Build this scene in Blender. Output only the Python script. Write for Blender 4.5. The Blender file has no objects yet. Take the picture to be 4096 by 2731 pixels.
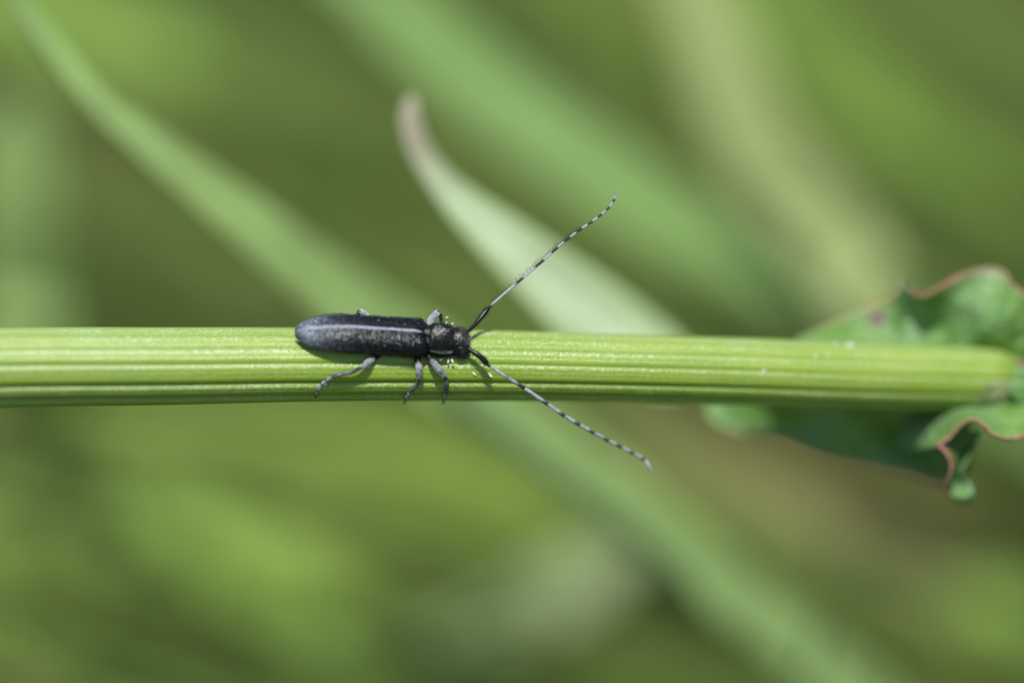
import bpy, math, random
from mathutils import Vector, noise as mnoise

# ------------------------------------------------------------------ camera, sky, sun, exposure
# 1 Blender unit = 1 cm (macro subject, about 6 cm across the frame)
sc = bpy.context.scene
sc.unit_settings.system = 'METRIC'
sc.unit_settings.scale_length = 0.01
PITCH = math.radians(28.0)          # camera looks down at the meadow
DIST = 30.0                         # cm from lens to the stem
FRAME = 6.1                         # cm across the frame at the stem
K = FRAME / 4096.0                  # cm per photo pixel at the stem
EX = Vector((1, 0, 0))
EY = Vector((0, math.sin(PITCH), math.cos(PITCH)))      # up in the picture
EZ = Vector((0, -math.cos(PITCH), math.sin(PITCH)))     # towards the lens

cam_d = bpy.data.cameras.new('camera')
cam = bpy.data.objects.new('camera', cam_d)
sc.collection.objects.link(cam)
cam.location = EZ * DIST
cam.rotation_euler = (math.pi / 2 - PITCH, 0, 0)
cam_d.sensor_width = 36.0
cam_d.lens = 36.0 * DIST / FRAME
cam_d.clip_start = 0.5
cam_d.clip_end = 20000.0
cam_d.dof.use_dof = True
cam_d.dof.focus_distance = DIST - 6 * K
APERTURE = 3.0                      # cm, entrance pupil
cam_d.dof.aperture_fstop = 1e-3 * cam_d.lens / APERTURE
cam_d.dof.aperture_blades = 0
sc.camera = cam

SUN = (EX * -0.05 + EY * 0.69 + EZ * 0.72).normalized()   # towards the sun
elev = math.asin(SUN.z)
azim = math.atan2(SUN.x, SUN.y)
world = bpy.data.worlds.new('World')
sc.world = world
world.use_nodes = True
wn = world.node_tree
bg = wn.nodes['Background']
sky = wn.nodes.new('ShaderNodeTexSky')
sky.sky_type = 'NISHITA'
sky.sun_disc = False
sky.sun_elevation = elev
sky.sun_rotation = azim
sky.air_density = 1.0
sky.dust_density = 1.0
wn.links.new(sky.outputs[0], bg.inputs[0])
bg.inputs[1].default_value = 0.11
sun_d = bpy.data.lights.new('sun', 'SUN')
sun_d.energy = 4.8
sun_d.angle = math.radians(0.53)
sun_d.color = (1.0, 0.965, 0.90)
sun = bpy.data.objects.new('sun', sun_d)
sc.collection.objects.link(sun)
sun.rotation_euler = SUN.to_track_quat('Z', 'Y').to_euler()

sc.view_settings.view_transform = 'Standard'
sc.view_settings.look = 'None'
sc.view_settings.exposure = 0.0
sc.view_settings.gamma = 1.0
sc.view_settings.use_curve_mapping = False
sc.cycles.use_denoising = True
sc.cycles.max_bounces = 8
sc.cycles.diffuse_bounces = 4
sc.cycles.transmission_bounces = 6
sc.cycles.sample_clamp_indirect = 6.0
sc.cycles.caustics_reflective = False
sc.cycles.caustics_refractive = False

# ------------------------------------------------------------------ helpers
R = random.Random(7)


def S(px, py, z=0.0):
    """stage point in cm: photo pixel column/row at depth z (pixels towards the lens)"""
    f = (DIST - z * K) / DIST
    x = (px - 2048.0) * K * f
    y = (1365.5 - py) * K * f
    return EX * x + EY * y + EZ * (z * K)


def dirw(x, y, z):
    return (EX * x + EY * y + EZ * z)


def smooth(a, b, x):
    if a == b:
        return 1.0 if x > a else 0.0
    t = min(1.0, max(0.0, (x - a) / (b - a)))
    return t * t * (3 - 2 * t)


def lerp(a, b, t):
    return a + (b - a) * t


def interp(tab, x):
    """smooth table lookup, tab = [(x, value)...]"""
    if x <= tab[0][0]:
        return tab[0][1]
    for (x0, v0), (x1, v1) in zip(tab, tab[1:]):
        if x <= x1:
            t = (x - x0) / (x1 - x0)
            return v0 + (v1 - v0) * (t * t * (3 - 2 * t) * 0.5 + t * 0.5)
    return tab[-1][1]


def cat(p0, p1, p2, p3, t):
    t2, t3 = t * t, t * t * t
    return 0.5 * ((2 * p1) + (p2 - p0) * t + (2 * p0 - 5 * p1 + 4 * p2 - p3) * t2 + (3 * p1 - p0 - 3 * p2 + p3) * t3)


def resample(pts, per):
    """Catmull-Rom through pts, `per` steps in each span; pts are tuples or Vectors"""
    pts = [Vector(p) for p in pts]
    q = [pts[0] * 2 - pts[1]] + pts + [pts[-1] * 2 - pts[-2]]
    out = []
    for i in range(1, len(q) - 2):
        for k in range(per):
            out.append(cat(q[i - 1], q[i], q[i + 1], q[i + 2], k / per))
    out.append(pts[-1].copy())
    return out


def thing(name, label, category, at, group=None):
    o = bpy.data.objects.new(name, None)
    sc.collection.objects.link(o)
    o.empty_display_size = 0.2
    o.location = at
    tag(o, label, category, group)
    return o


def tag(o, label=None, category=None, group=None, kind=None):
    if label: o['label'] = label
    if category: o['category'] = category
    if group: o['group'] = group
    if kind: o['kind'] = kind
    return o


ORIGIN = {}


def build(name, verts, faces, mat, parent=None, origin=None, attrs=None, smooth_shade=True, label=None, kind=None):
    """one mesh object; verts in stage/world cm; attrs = {name: [float per vertex]}"""
    base = Vector((0, 0, 0))
    if parent is not None:
        base = ORIGIN.get(parent.name, parent.location.copy() if parent.parent is None else Vector((0, 0, 0)))
    elif origin is not None:
        base = Vector(origin)
    me = bpy.data.meshes.new(name)
    me.from_pydata([tuple(v - base) for v in verts], [], faces)
    if attrs:
        for an, vals in attrs.items():
            at = me.attributes.new(an, 'FLOAT', 'POINT')
            at.data.foreach_set('value', vals)
    if smooth_shade:
        me.polygons.foreach_set('use_smooth', [True] * len(me.polygons))
    me.update()
    me.materials.append(mat)
    o = bpy.data.objects.new(name, me)
    sc.collection.objects.link(o)
    if parent is not None:
        o.parent = parent
        ORIGIN[o.name] = base
    else:
        o.location = base
        ORIGIN[o.name] = base
    if label: o['label'] = label
    if kind: o['kind'] = kind
    return o


def frames(pts, ref):
    """tangent, side, up per point with a steady reference"""
    out = []
    n = len(pts)
    for i in range(n):
        t = (pts[min(i + 1, n - 1)] - pts[max(i - 1, 0)]).normalized()
        s = t.cross(ref)
        if s.length < 1e-6:
            s = t.cross(Vector((0.3, 0.5, 0.8)))
        s.normalize()
        out.append((t, s, s.cross(t).normalized()))
    return out


def tube(pts, radii, n=12, ref=None, flat=1.0):
    """closed tube; returns verts, faces, t along (0..1), angle"""
    ref = ref or EZ
    fr = frames(pts, ref)
    V, F, T, A = [], [], [], []
    m = len(pts)
    L = [0.0]
    for a, b in zip(pts, pts[1:]):
        L.append(L[-1] + (b - a).length)
    for i, p in enumerate(pts):
        t, s, u = fr[i]
        for k in range(n):
            a = 2 * math.pi * k / n
            V.append(p + (s * math.cos(a) + u * math.sin(a) * flat) * radii[i])
            T.append(L[i] / L[-1]); A.append(math.sin(a))
    for i in range(m - 1):
        for k in range(n):
            k2 = (k + 1) % n
            F.append((i * n + k, i * n + k2, (i + 1) * n + k2, (i + 1) * n + k))
    for idx, i in ((0, 0), (1, m - 1)):
        c = len(V)
        V.append(pts[i] + fr[i][0] * radii[i] * (0.5 if idx else -0.5))
        T.append(L[i] / L[-1]); A.append(0.0)
        for k in range(n):
            k2 = (k + 1) % n
            F.append((i * n + k2, i * n + k, c) if not idx else (i * n + k, i * n + k2, c))
    return V, F, T, A


def thick(grid, th):
    """rows x cols grid of Vectors -> closed thick sheet (verts, faces); front layer first"""
    nr, nc = len(grid), len(grid[0])
    N = [[None] * nc for _ in range(nr)]
    for i in range(nr):
        for j in range(nc):
            du = grid[min(i + 1, nr - 1)][j] - grid[max(i - 1, 0)][j]
            dv = grid[i][min(j + 1, nc - 1)] - grid[i][max(j - 1, 0)]
            n = du.cross(dv)
            N[i][j] = n.normalized() if n.length > 1e-12 else Vector((0, 0, 1))
    V = []
    for i in range(nr):
        for j in range(nc):
            V.append(grid[i][j] + N[i][j] * th * 0.5)
    for i in range(nr):
        for j in range(nc):
            V.append(grid[i][j] - N[i][j] * th * 0.5)
    o = nr * nc
    F = []
    ix = lambda i, j: i * nc + j
    for i in range(nr - 1):
        for j in range(nc - 1):
            a, b, c, d = ix(i, j), ix(i + 1, j), ix(i + 1, j + 1), ix(i, j + 1)
            F.append((a, b, c, d)); F.append((a + o, d + o, c + o, b + o))
    for i in range(nr - 1):
        for j in (0, nc - 1):
            a, b = ix(i, j), ix(i + 1, j)
            F.append((a, a + o, b + o, b) if j == 0 else (b, b + o, a + o, a))
    for j in range(nc - 1):
        for i in (0, nr - 1):
            a, b = ix(i, j), ix(i, j + 1)
            F.append((b, b + o, a + o, a) if i == 0 else (a, a + o, b + o, b))
    return V, F


# ------------------------------------------------------------------ materials
class NT:
    def __init__(self, name):
        self.m = bpy.data.materials.new(name)
        self.m.use_nodes = True
        self.t = self.m.node_tree
        self.t.nodes.clear()
        self.out = self.t.nodes.new('ShaderNodeOutputMaterial')

    def n(self, typ, **kw):
        nd = self.t.nodes.new(typ)
        for k, v in kw.items():
            setattr(nd, k, v)
        return nd

    def l(self, a, b):
        self.t.links.new(a, b)

    def attr(self, name):
        return self.n('ShaderNodeAttribute', attribute_name=name).outputs['Fac']

    def coords(self, scale=(1, 1, 1)):
        c = self.n('ShaderNodeTexCoord').outputs['Object']
        mp = self.n('ShaderNodeMapping')
        mp.inputs['Scale'].default_value = scale
        self.l(c, mp.inputs['Vector'])
        return mp.outputs[0]

    def noise(self, scale, vec=None, detail=2.0, rough=0.5):
        nd = self.n('ShaderNodeTexNoise')
        nd.inputs['Scale'].default_value = scale
        nd.inputs['Detail'].default_value = detail
        nd.inputs['Roughness'].default_value = rough
        if vec is not None:
            self.l(vec, nd.inputs['Vector'])
        return nd.outputs['Fac']

    def ramp(self, fac, stops):
        r = self.n('ShaderNodeValToRGB')
        e = r.color_ramp.elements
        while len(e) < len(stops):
            e.new(0.5)
        for el, (p, c) in zip(e, stops):
            el.position = p
            el.color = (c[0], c[1], c[2], 1) if not isinstance(c, (int, float)) else (c, c, c, 1)
        self.l(fac, r.inputs[0])
        return r.outputs[0]

    def mix(self, fac, a, b):
        x = self.n('ShaderNodeMix', data_type='RGBA')
        for sock, v in ((x.inputs[0], fac), (x.inputs[6], a), (x.inputs[7], b)):
            if isinstance(v, (int, float)):
                sock.default_value = v if sock is x.inputs[0] or sock == x.inputs[0] else (v, v, v, 1)
            elif isinstance(v, tuple):
                sock.default_value = (v[0], v[1], v[2], 1)
            else:
                self.l(v, sock)
        return x.outputs[2]

    def math(self, op, a, b=None, clamp=False):
        x = self.n('ShaderNodeMath', operation=op, use_clamp=clamp)
        for sock, v in zip(x.inputs, (a, b)):
            if v is None:
                continue
            if isinstance(v, (int, float)):
                sock.default_value = v
            else:
                self.l(v, sock)
        return x.outputs[0]

    def bump(self, h, strength, dist):
        b = self.n('ShaderNodeBump')
        b.inputs['Strength'].default_value = strength
        b.inputs['Distance'].default_value = dist
        self.l(h, b.inputs['Height'])
        return b.outputs[0]

    def principled(self, col, rough=0.5, spec=0.5, normal=None, sss=0.0, sss_scale=0.05, sheen=0.0, coat=0.0):
        p = self.n('ShaderNodeBsdfPrincipled')
        for key, v in (('Base Color', col), ('Roughness', rough)):
            if isinstance(v, (int, float)):
                p.inputs[key].default_value = v
            elif isinstance(v, tuple):
                p.inputs[key].default_value = (v[0], v[1], v[2], 1)
            else:
                self.l(v, p.inputs[key])
        p.inputs['Specular IOR Level'].default_value = spec
        if normal is not None:
            self.l(normal, p.inputs['Normal'])
        if sss:
            p.inputs['Subsurface Weight'].default_value = sss
            p.inputs['Subsurface Radius'].default_value = (0.6, 1.0, 0.15)
            p.inputs['Subsurface Scale'].default_value = sss_scale
        if sheen:
            p.inputs['Sheen Weight'].default_value = sheen
            p.inputs['Sheen Roughness'].default_value = 0.4
        if coat:
            p.inputs['Coat Weight'].default_value = coat
            p.inputs['Coat Roughness'].default_value = 0.2
        return p

    def done(self, shader):
        self.l(shader, self.out.inputs['Surface'])
        return self.m


def leaf_mat(name, front, trans_col, trans=0.3, rough=0.45, spec=0.4, var=0.25, edge_mix=0.0):
    """thin leaf: reflecting and letting light through, with lengthwise veins"""
    N = NT(name)
    vec = N.coords()
    nz = N.noise(3.0, vec, 3)
    dark = tuple(c * (1 - var) for c in front)
    light = tuple(min(1, c * (1 + var)) for c in front)
    col = N.ramp(nz, [(0.3, dark), (0.7, light)])
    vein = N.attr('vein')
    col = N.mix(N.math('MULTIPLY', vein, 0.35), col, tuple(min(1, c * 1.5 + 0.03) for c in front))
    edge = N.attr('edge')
    col = N.mix(N.math('MULTIPLY', edge, edge_mix), col, trans_col)  # greener edges leave a painted sheen down the middle
    tip = N.attr('tip')
    col = N.mix(tip, col, (0.40, 0.37, 0.26))
    p = N.principled(col, rough, spec)
    tr = N.n('ShaderNodeBsdfTranslucent')
    N.l(N.mix(0.5, col, trans_col), tr.inputs[0])
    mx = N.n('ShaderNodeMixShader')
    mx.inputs[0].default_value = trans
    N.l(p.outputs[0], mx.inputs[1]); N.l(tr.outputs[0], mx.inputs[2])
    return N.done(mx.outputs[0])


def mat_stem():
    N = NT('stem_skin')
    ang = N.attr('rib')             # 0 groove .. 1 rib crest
    side = N.attr('side')           # cooler, darker shade tone painted on the lower flank
    sheen_lane = N.attr('sheen_lane')           # strength of the sheen painted on the papillae rows
    vec = N.coords((0.25, 1, 1))
    fibre = N.noise(15, N.coords((0.015, 1, 1)), 2)
    blot = N.noise(2.2, N.coords((0.5, 1, 1)), 2)
    yell = (0.265, 0.36, 0.022)
    gren = (0.18, 0.32, 0.018)
    pale = (0.32, 0.42, 0.10)
    col = N.mix(N.ramp(fibre, [(0.30, 0.0), (0.72, 1.0)]), gren, yell)
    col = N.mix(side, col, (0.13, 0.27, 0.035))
    col = N.mix(N.math('MULTIPLY', N.ramp(blot, [(0.35, 0.0), (0.7, 1.0)]), 0.35), col, pale)
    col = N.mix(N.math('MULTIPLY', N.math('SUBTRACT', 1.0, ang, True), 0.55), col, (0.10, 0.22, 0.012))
    # sheen and glints painted into the colour, broken into specks
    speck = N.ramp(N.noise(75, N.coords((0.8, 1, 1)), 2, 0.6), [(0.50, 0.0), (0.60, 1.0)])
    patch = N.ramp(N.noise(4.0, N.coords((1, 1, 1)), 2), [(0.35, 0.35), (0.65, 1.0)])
    left_sheen = N.attr('left_sheen')  # painted sheen grows paler towards the left end
    col = N.mix(N.math('MULTIPLY', N.math('MULTIPLY', left_sheen, sheen_lane), 0.45), col, (0.40, 0.50, 0.26))
    sheen_specks = N.math('MULTIPLY', N.math('MULTIPLY', sheen_lane, speck), patch)
    col = N.mix(N.math('MULTIPLY', sheen_specks, 0.85), col, (0.68, 0.78, 0.60))
    col = N.mix(N.math('MULTIPLY', sheen_lane, 0.38), col, (0.34, 0.45, 0.15))
    fleck = N.ramp(N.noise(16, N.coords((1, 1, 1)), 1), [(0.765, 0.0), (0.80, 1.0)])
    col = N.mix(N.math('MULTIPLY', fleck, 0.6), col, (0.35, 0.17, 0.07))
    h = N.math('ADD', N.math('MULTIPLY', N.noise(95, N.coords((0.7, 1, 1)), 2, 0.65), 1.0),
               N.math('MULTIPLY', fibre, 0.25))
    nor = N.bump(h, 0.35, 0.012)
    p = N.principled(col, 0.36, 0.5, nor, sss=0.6, sss_scale=0.06)
    return N.done(p.outputs[0])


def mat_cuticle(name, pale_col, dark=(0.0045, 0.006, 0.009), rough=0.32, pits=70.0, pit_str=0.8, grain=110.0, spec=0.5):
    """beetle skin: black, pitted; attribute 'pale' = share of grey down lying on it"""
    N = NT(name)
    pale = N.attr('pale')
    g = N.noise(grain, N.coords((0.45, 1, 1)), 3, 0.65)
    g2 = N.noise(grain * 0.22, N.coords(), 2)
    s = N.math('ADD', g, N.math('MULTIPLY', N.math('SUBTRACT', g2, 0.5), 0.5))
    fac = N.math('ADD', s, N.math('MULTIPLY', N.math('SUBTRACT', pale, 0.5), 0.95))
    fac = N.ramp(fac, [(0.34, 0.0), (0.80, 1.0)])
    col = N.mix(fac, dark, pale_col)
    vo = N.n('ShaderNodeTexVoronoi')
    vo.inputs['Scale'].default_value = pits
    N.l(N.coords(), vo.inputs['Vector'])
    h = N.math('ADD', N.ramp(vo.outputs['Distance'], [(0.0, 0.0), (0.45, 1.0)]), N.math('MULTIPLY', g, 0.4))
    nor = N.bump(h, pit_str, 0.010)
    r = N.mix(fac, rough, 0.6)
    p = N.principled(col, r, spec, nor)
    return N.done(p.outputs[0])


def mat_plain(name, col, rough=0.5, spec=0.4, var=0.2, nscale=30, trans=0.0):
    N = NT(name)
    nz = N.noise(nscale, N.coords(), 2)
    c = N.ramp(nz, [(0.3, tuple(x * (1 - var) for x in col)), (0.7, tuple(min(1, x * (1 + var)) for x in col))])
    p = N.principled(c, rough, spec)
    if trans:
        tr = N.n('ShaderNodeBsdfTranslucent'); N.l(c, tr.inputs[0])
        mx = N.n('ShaderNodeMixShader'); mx.inputs[0].default_value = trans
        N.l(p.outputs[0], mx.inputs[1]); N.l(tr.outputs[0], mx.inputs[2])
        return N.done(mx.outputs[0])
    return N.done(p.outputs[0])


def mat_dock_leaf():
    N = NT('crinkled_leaf')
    rim = N.attr('rim'); spot = N.attr('spot'); vein = N.attr('vein')
    nz = N.noise(5, N.coords(), 4, 0.55)
    col = N.ramp(nz, [(0.3, (0.09, 0.22, 0.03)), (0.55, (0.15, 0.32, 0.06)), (0.75, (0.23, 0.40, 0.12))])
    bloom = N.ramp(N.noise(2.2, N.coords(), 2), [(0.42, 0.0), (0.68, 1.0)])
    col = N.mix(N.math('MULTIPLY', bloom, 0.6), col, (0.26, 0.42, 0.26))
    col = N.mix(N.math('MULTIPLY', vein, 0.5), col, (0.24, 0.33, 0.08))
    vo = N.n('ShaderNodeTexVoronoi', feature='DISTANCE_TO_EDGE')
    vo.inputs['Scale'].default_value = 5.5
    N.l(N.coords((1, 1, 1)), vo.inputs['Vector'])
    net = N.ramp(vo.outputs['Distance'], [(0.0, 1.0), (0.10, 0.0)])
    col = N.mix(N.math('MULTIPLY', net, 0.45), col, (0.30, 0.42, 0.14))
    col = N.mix(spot, col, (0.22, 0.06, 0.12))
    col = N.mix(rim, col, (0.46, 0.16, 0.16))
    nor = N.bump(N.math('SUBTRACT', N.noise(12, N.coords(), 3), N.math('MULTIPLY', net, 0.6)), 0.5, 0.03)
    p = N.principled(col, 0.5, 0.35, nor)
    tr = N.n('ShaderNodeBsdfTranslucent')
    N.l(N.mix(0.5, col, (0.22, 0.42, 0.05)), tr.inputs[0])
    mx = N.n('ShaderNodeMixShader'); mx.inputs[0].default_value = 0.22
    N.l(p.outputs[0], mx.inputs[1]); N.l(tr.outputs[0], mx.inputs[2])
    return N.done(mx.outputs[0])


def mat_meadow():
    N = NT('meadow_blades')
    tone = N.attr('tone')
    col = N.ramp(tone, [(0.0, (0.063, 0.13, 0.028)), (0.35, (0.112, 0.21, 0.044)), (0.6, (0.165, 0.245, 0.055)),
                        (0.82, (0.19, 0.24, 0.05)), (1.0, (0.26, 0.21, 0.10))])
    p = N.principled(col, 0.5, 0.35)
    tr = N.n('ShaderNodeBsdfTranslucent'); N.l(col, tr.inputs[0])
    mx = N.n('ShaderNodeMixShader'); mx.inputs[0].default_value = 0.35
    N.l(p.outputs[0], mx.inputs[1]); N.l(tr.outputs[0], mx.inputs[2])
    return N.done(mx.outputs[0])


def mat_ground():
    N = NT('meadow_soil')
    a = N.noise(0.25, N.coords(), 4)
    b = N.noise(3.0, N.coords(), 4)
    c = N.ramp(a, [(0.35, (0.08, 0.115, 0.03)), (0.65, (0.14, 0.17, 0.05))])
    c = N.mix(N.ramp(b, [(0.45, 0.0), (0.7, 0.7)]), c, (0.085, 0.06, 0.035))
    p = N.principled(c, 0.9, 0.2, N.bump(b, 0.6, 0.5))
    return N.done(p.outputs[0])


M_STEM = mat_stem()
M_DOCK = mat_dock_leaf()
M_ELYTRA = mat_cuticle('wing_case_skin', (0.25, 0.30, 0.38), rough=0.30, pits=62, pit_str=0.5, grain=150, spec=0.28)
M_BODY = mat_cuticle('body_skin', (0.20, 0.19, 0.17), rough=0.36, pits=80, pit_str=0.9, grain=95)
M_LEG = mat_cuticle('leg_skin', (0.31, 0.32, 0.38), rough=0.42, pits=120, pit_str=0.4, grain=120)
M_ANT = mat_cuticle('antenna_skin', (0.38, 0.42, 0.49), rough=0.45, pits=150, pit_str=0.35, grain=150)
M_SCAPE = mat_plain('antenna_base_gloss', (0.0045, 0.005, 0.007), 0.30, 0.30, 0.2, 60)
M_EYE = mat_plain('eye_gloss', (0.006, 0.006, 0.007), 0.12, 0.6, 0.1, 60)
M_BLACK_HAIR = mat_plain('black_bristle', (0.006, 0.007, 0.010), 0.35, 0.5, 0.2, 20)
M_GREY_HAIR = mat_plain('grey_down', (0.22, 0.245, 0.28), 0.45, 0.4, 0.2, 20)
M_CREAM_HAIR = mat_plain('cream_down', (0.80, 0.77, 0.72), 0.5, 0.4, 0.2, 20)
M_GLINT_HAIR = mat_plain('glint_down', (0.78, 0.80, 0.76), 0.35, 0.5, 0.25, 40)
M_WHITE_HAIR = mat_plain('white_down', (0.60, 0.61, 0.65), 0.5, 0.4, 0.15, 20)
M_FLAKE = mat_plain('white_flake', (0.80, 0.82, 0.80), 0.6, 0.4, 0.08, 40, 0.2)
M_SHEATH = mat_plain('papery_sheath', (0.37, 0.43, 0.20), 0.6, 0.3, 0.3, 14, 0.25)
M_MEADOW = mat_meadow()
M_GROUND = mat_ground()

# ------------------------------------------------------------------ ground
GZ = -12.0
gv = [Vector((x, y, GZ)) for x in (-9000, 9000) for y in (-9000, 9000)]
NG = 40
gv, gf = [], []
for i in range(NG + 1):
    for j in range(NG + 1):
        fx, fy = (i / NG * 2 - 1), (j / NG * 2 - 1)
        x = math.copysign(abs(fx) ** 4, fx) * 9000 + fx * 60
        y = math.copysign(abs(fy) ** 4, fy) * 9000 + fy * 60
        gv.append(Vector((x, y, GZ + 0.35 * mnoise.noise(Vector((x * 0.15, y * 0.15, 3.1))))))
for i in range(NG):
    for j in range(NG):
        a = i * (NG + 1) + j
        gf.append((a, a + NG + 1, a + NG + 2, a + 1))
g = build('ground', gv, gf, M_GROUND)
tag(g, 'dark soil and thatch under the meadow grass', kind='structure')

# ------------------------------------------------------------------ blades of grass that can be told apart
def ribbon(pts, widths, face, fold=0.18, per=8, twist=None, th=0.02):
    """pts (px,py,z) tuples; widths px; returns verts, faces, attrs. face = vector the blade's upper side looks to"""
    P4 = resample([Vector((p[0], p[1], p[2])) for p in pts], per)
    W = resample([Vector((w, 0, 0)) for w in widths], per)
    P = [S(*p) for p in P4]
    n = len(P)
    cols = [-1.0, -0.66, -0.33, 0.0, 0.33, 0.66, 1.0]
    grid, vein, tip, edge = [], [], [], []
    for i in range(n):
        t = (P[min(i + 1, n - 1)] - P[max(i - 1, 0)]).normalized()
        f = face
        if twist:
            ang = lerp(twist[0], twist[1], i / (n - 1))
            s0 = t.cross(face).normalized(); u0 = s0.cross(t)
            f = u0 * math.cos(ang) + s0 * math.sin(ang)
        s = t.cross(f).normalized()
        u = s.cross(t).normalized()
        w = max(2.0, W[i].x) * K * 0.5
        row = []
        for c in cols:
            wob = 0.03 * mnoise.noise(P[i] * 1.3 + Vector((c, 0, 0)))
            row.append(P[i] + s * (w * c) + u * (w * fold * (abs(c) ** 1.3) + wob * w))
            vein.append(1.0 if abs(c) < 0.1 else 0.0)
            tip.append(0.0)
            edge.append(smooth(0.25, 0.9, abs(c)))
        grid.append(row)
    V, F = thick(grid, th)
    return V, F, vein * 2, tip * 2, edge * 2, grid


def blade(label, pts, widths, mat, face, fold=0.18, twist=None, group=None, tipfrac=0.0, name='grass_blade', cat='grass blade', th=0.02):
    V, F, vein, tip, edge, grid = ribbon(pts, widths, face, fold, 8, twist, th)
    n = len(grid)
    if tipfrac > 0:
        k = len(tip) // 2
        for i in range(n):
            t = i / (n - 1)
            v = 1.0 - smooth(tipfrac * 0.35, tipfrac, t)
            for j in range(7):
                tip[i * 7 + j] = v; tip[k + i * 7 + j] = v
    base = S(*pts[-1])
    o = build(name, V, F, mat, None, base, {'vein': vein, 'tip': tip, 'edge': edge})
    tag(o, label, cat, group)
    return o


G_PALE = leaf_mat('blade_pale_green', (0.28, 0.36, 0.17), (0.3, 0.4, 0.14), 0.3, 0.5, 0.3, 0.12)
G_MID = leaf_mat('blade_mid_green', (0.285, 0.425, 0.14), (0.31, 0.47, 0.09), 0.3, 0.45, 0.4, 0.15)
G_FRESH = leaf_mat('blade_fresh_green', (0.26, 0.42, 0.075), (0.34, 0.5, 0.05), 0.35, 0.5, 0.35, 0.15)
G_YEL = leaf_mat('blade_yellow_green', (0.25, 0.37, 0.06), (0.30, 0.40, 0.05), 0.35, 0.5, 0.3, 0.15)
G_STRAW = leaf_mat('blade_straw', (0.38, 0.46, 0.18), (0.40, 0.46, 0.15), 0.25, 0.6, 0.25, 0.12)
G_STRAW2 = leaf_mat('blade_olive_straw', (0.30, 0.33, 0.12), (0.32, 0.36, 0.09), 0.25, 0.6, 0.25, 0.15)
G_BLUE = leaf_mat('blade_bluish_green', (0.25, 0.41, 0.13), (0.27, 0.45, 0.10), 0.25, 0.45, 0.4, 0.12)
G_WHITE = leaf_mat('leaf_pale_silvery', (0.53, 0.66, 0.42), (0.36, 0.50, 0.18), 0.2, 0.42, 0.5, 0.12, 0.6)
G_DARK = leaf_mat('blade_dark_green', (0.07, 0.13, 0.02), (0.1, 0.18, 0.02), 0.25, 0.55, 0.3, 0.2)
G_BROWN = leaf_mat('blade_dead_brown', (0.20, 0.15, 0.07), (0.2, 0.15, 0.06), 0.2, 0.7, 0.2, 0.25)

FUP = dirw(-0.1, 0.55, 0.85).normalized()      # blade faces up towards the sky and lens
FMID = dirw(0.0, 0.25, 1.0).normalized()

blade('long green grass blade with its thin tip in the upper left corner',
      [(10, -140, -1150), (100, 50, -1180), (255, 255, -1220), (418, 428, -1260), (595, 575, -1320), (790, 735, -1400), (1001, 905, -1500),
       (1219, 1085, -1620), (1420, 1245, -1750), (1700, 1450, -1950), (2050, 1690, -2200), (2400, 1960, -2450), (2832, 2305, -2750),
       (3137, 2540, -3000), (3500, 2850, -3250), (4600, 3900, -4600), (6400, 6200, -9000), (8200, 9300, -14500)],
      [50, 85, 110, 128, 165, 205, 250, 295, 335, 370, 380, 360, 330, 310, 300, 290, 260, 200], G_MID, FUP, 0.15)
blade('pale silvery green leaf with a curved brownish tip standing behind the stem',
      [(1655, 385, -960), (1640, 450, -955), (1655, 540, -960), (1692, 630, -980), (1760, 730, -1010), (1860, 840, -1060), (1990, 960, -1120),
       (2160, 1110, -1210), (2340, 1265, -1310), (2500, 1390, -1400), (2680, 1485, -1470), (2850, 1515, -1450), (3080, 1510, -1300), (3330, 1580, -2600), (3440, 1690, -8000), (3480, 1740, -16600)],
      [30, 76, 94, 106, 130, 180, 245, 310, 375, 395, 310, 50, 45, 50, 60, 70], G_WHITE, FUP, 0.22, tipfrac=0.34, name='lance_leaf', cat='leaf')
blade('broad blurred mid green blade slanting from the top centre down to the crinkled leaf',
      [(1250, -250, -3900), (1655, 120, -4000), (1960, 380, -4080), (2310, 640, -4160), (2658, 880, -4250), (2962, 1030, -4350), (3250, 1190, -4450), (3900, 1550, -4900), (5600, 2900, -8500), (7000, 4800, -16000)],
      [200, 300, 350, 350, 340, 330, 330, 300, 260, 200], G_BLUE, FUP, 0.15)
blade('wide straw coloured blade curving down from the top right of centre',
      [(2560, -350, -3950), (2760, -60, -4000), (2870, 200, -4050), (2950, 430, -4100), (3070, 660, -4150), (3230, 860, -4220), (3380, 1050, -4300), (3560, 1300, -4450), (4100, 1900, -6500), (4700, 2900, -15000)],
      [260, 350, 380, 390, 400, 410, 400, 360, 200, 150], G_STRAW, FUP, 0.12)
blade('green blade crossing the upper right corner diagonally behind the straw coloured blade',
      [(2800, -250, -5400), (3050, 20, -5600), (3250, 230, -5800), (3450, 420, -6000), (3680, 580, -6200), (3920, 720, -6500), (4300, 950, -7000), (5200, 1600, -9500)],
      [240, 360, 430, 430, 330, 220, 160, 120], G_FRESH, FUP, 0.1)
blade('pale upright blade at the left edge above the stem',
      [(110, 400, -4100), (70, 560, -4150), (50, 760, -4200), (50, 960, -4300), (70, 1180, -4450), (140, 1500, -4800), (400, 2600, -9000), (600, 3600, -16000)],
      [120, 340, 440, 460, 440, 320, 200, 150], G_MID, FUP, 0.12)
blade('yellow green blade along the top edge left of centre',
      [(-300, -150, -6200), (200, 60, -6300), (550, 180, -6400), (900, 330, -6700), (1700, 800, -9800)],
      [300, 420, 400, 240, 120], G_FRESH, FUP, 0.1)
blade('short yellow green blade at the top edge between the two wide pale blades',
      [(2250, -200, -6500), (2420, 20, -6700), (2560, 180, -7000), (2700, 420, -7400), (3000, 1000, -9200)],
      [200, 320, 330, 260, 200], G_YEL, FUP, 0.1)
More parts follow.
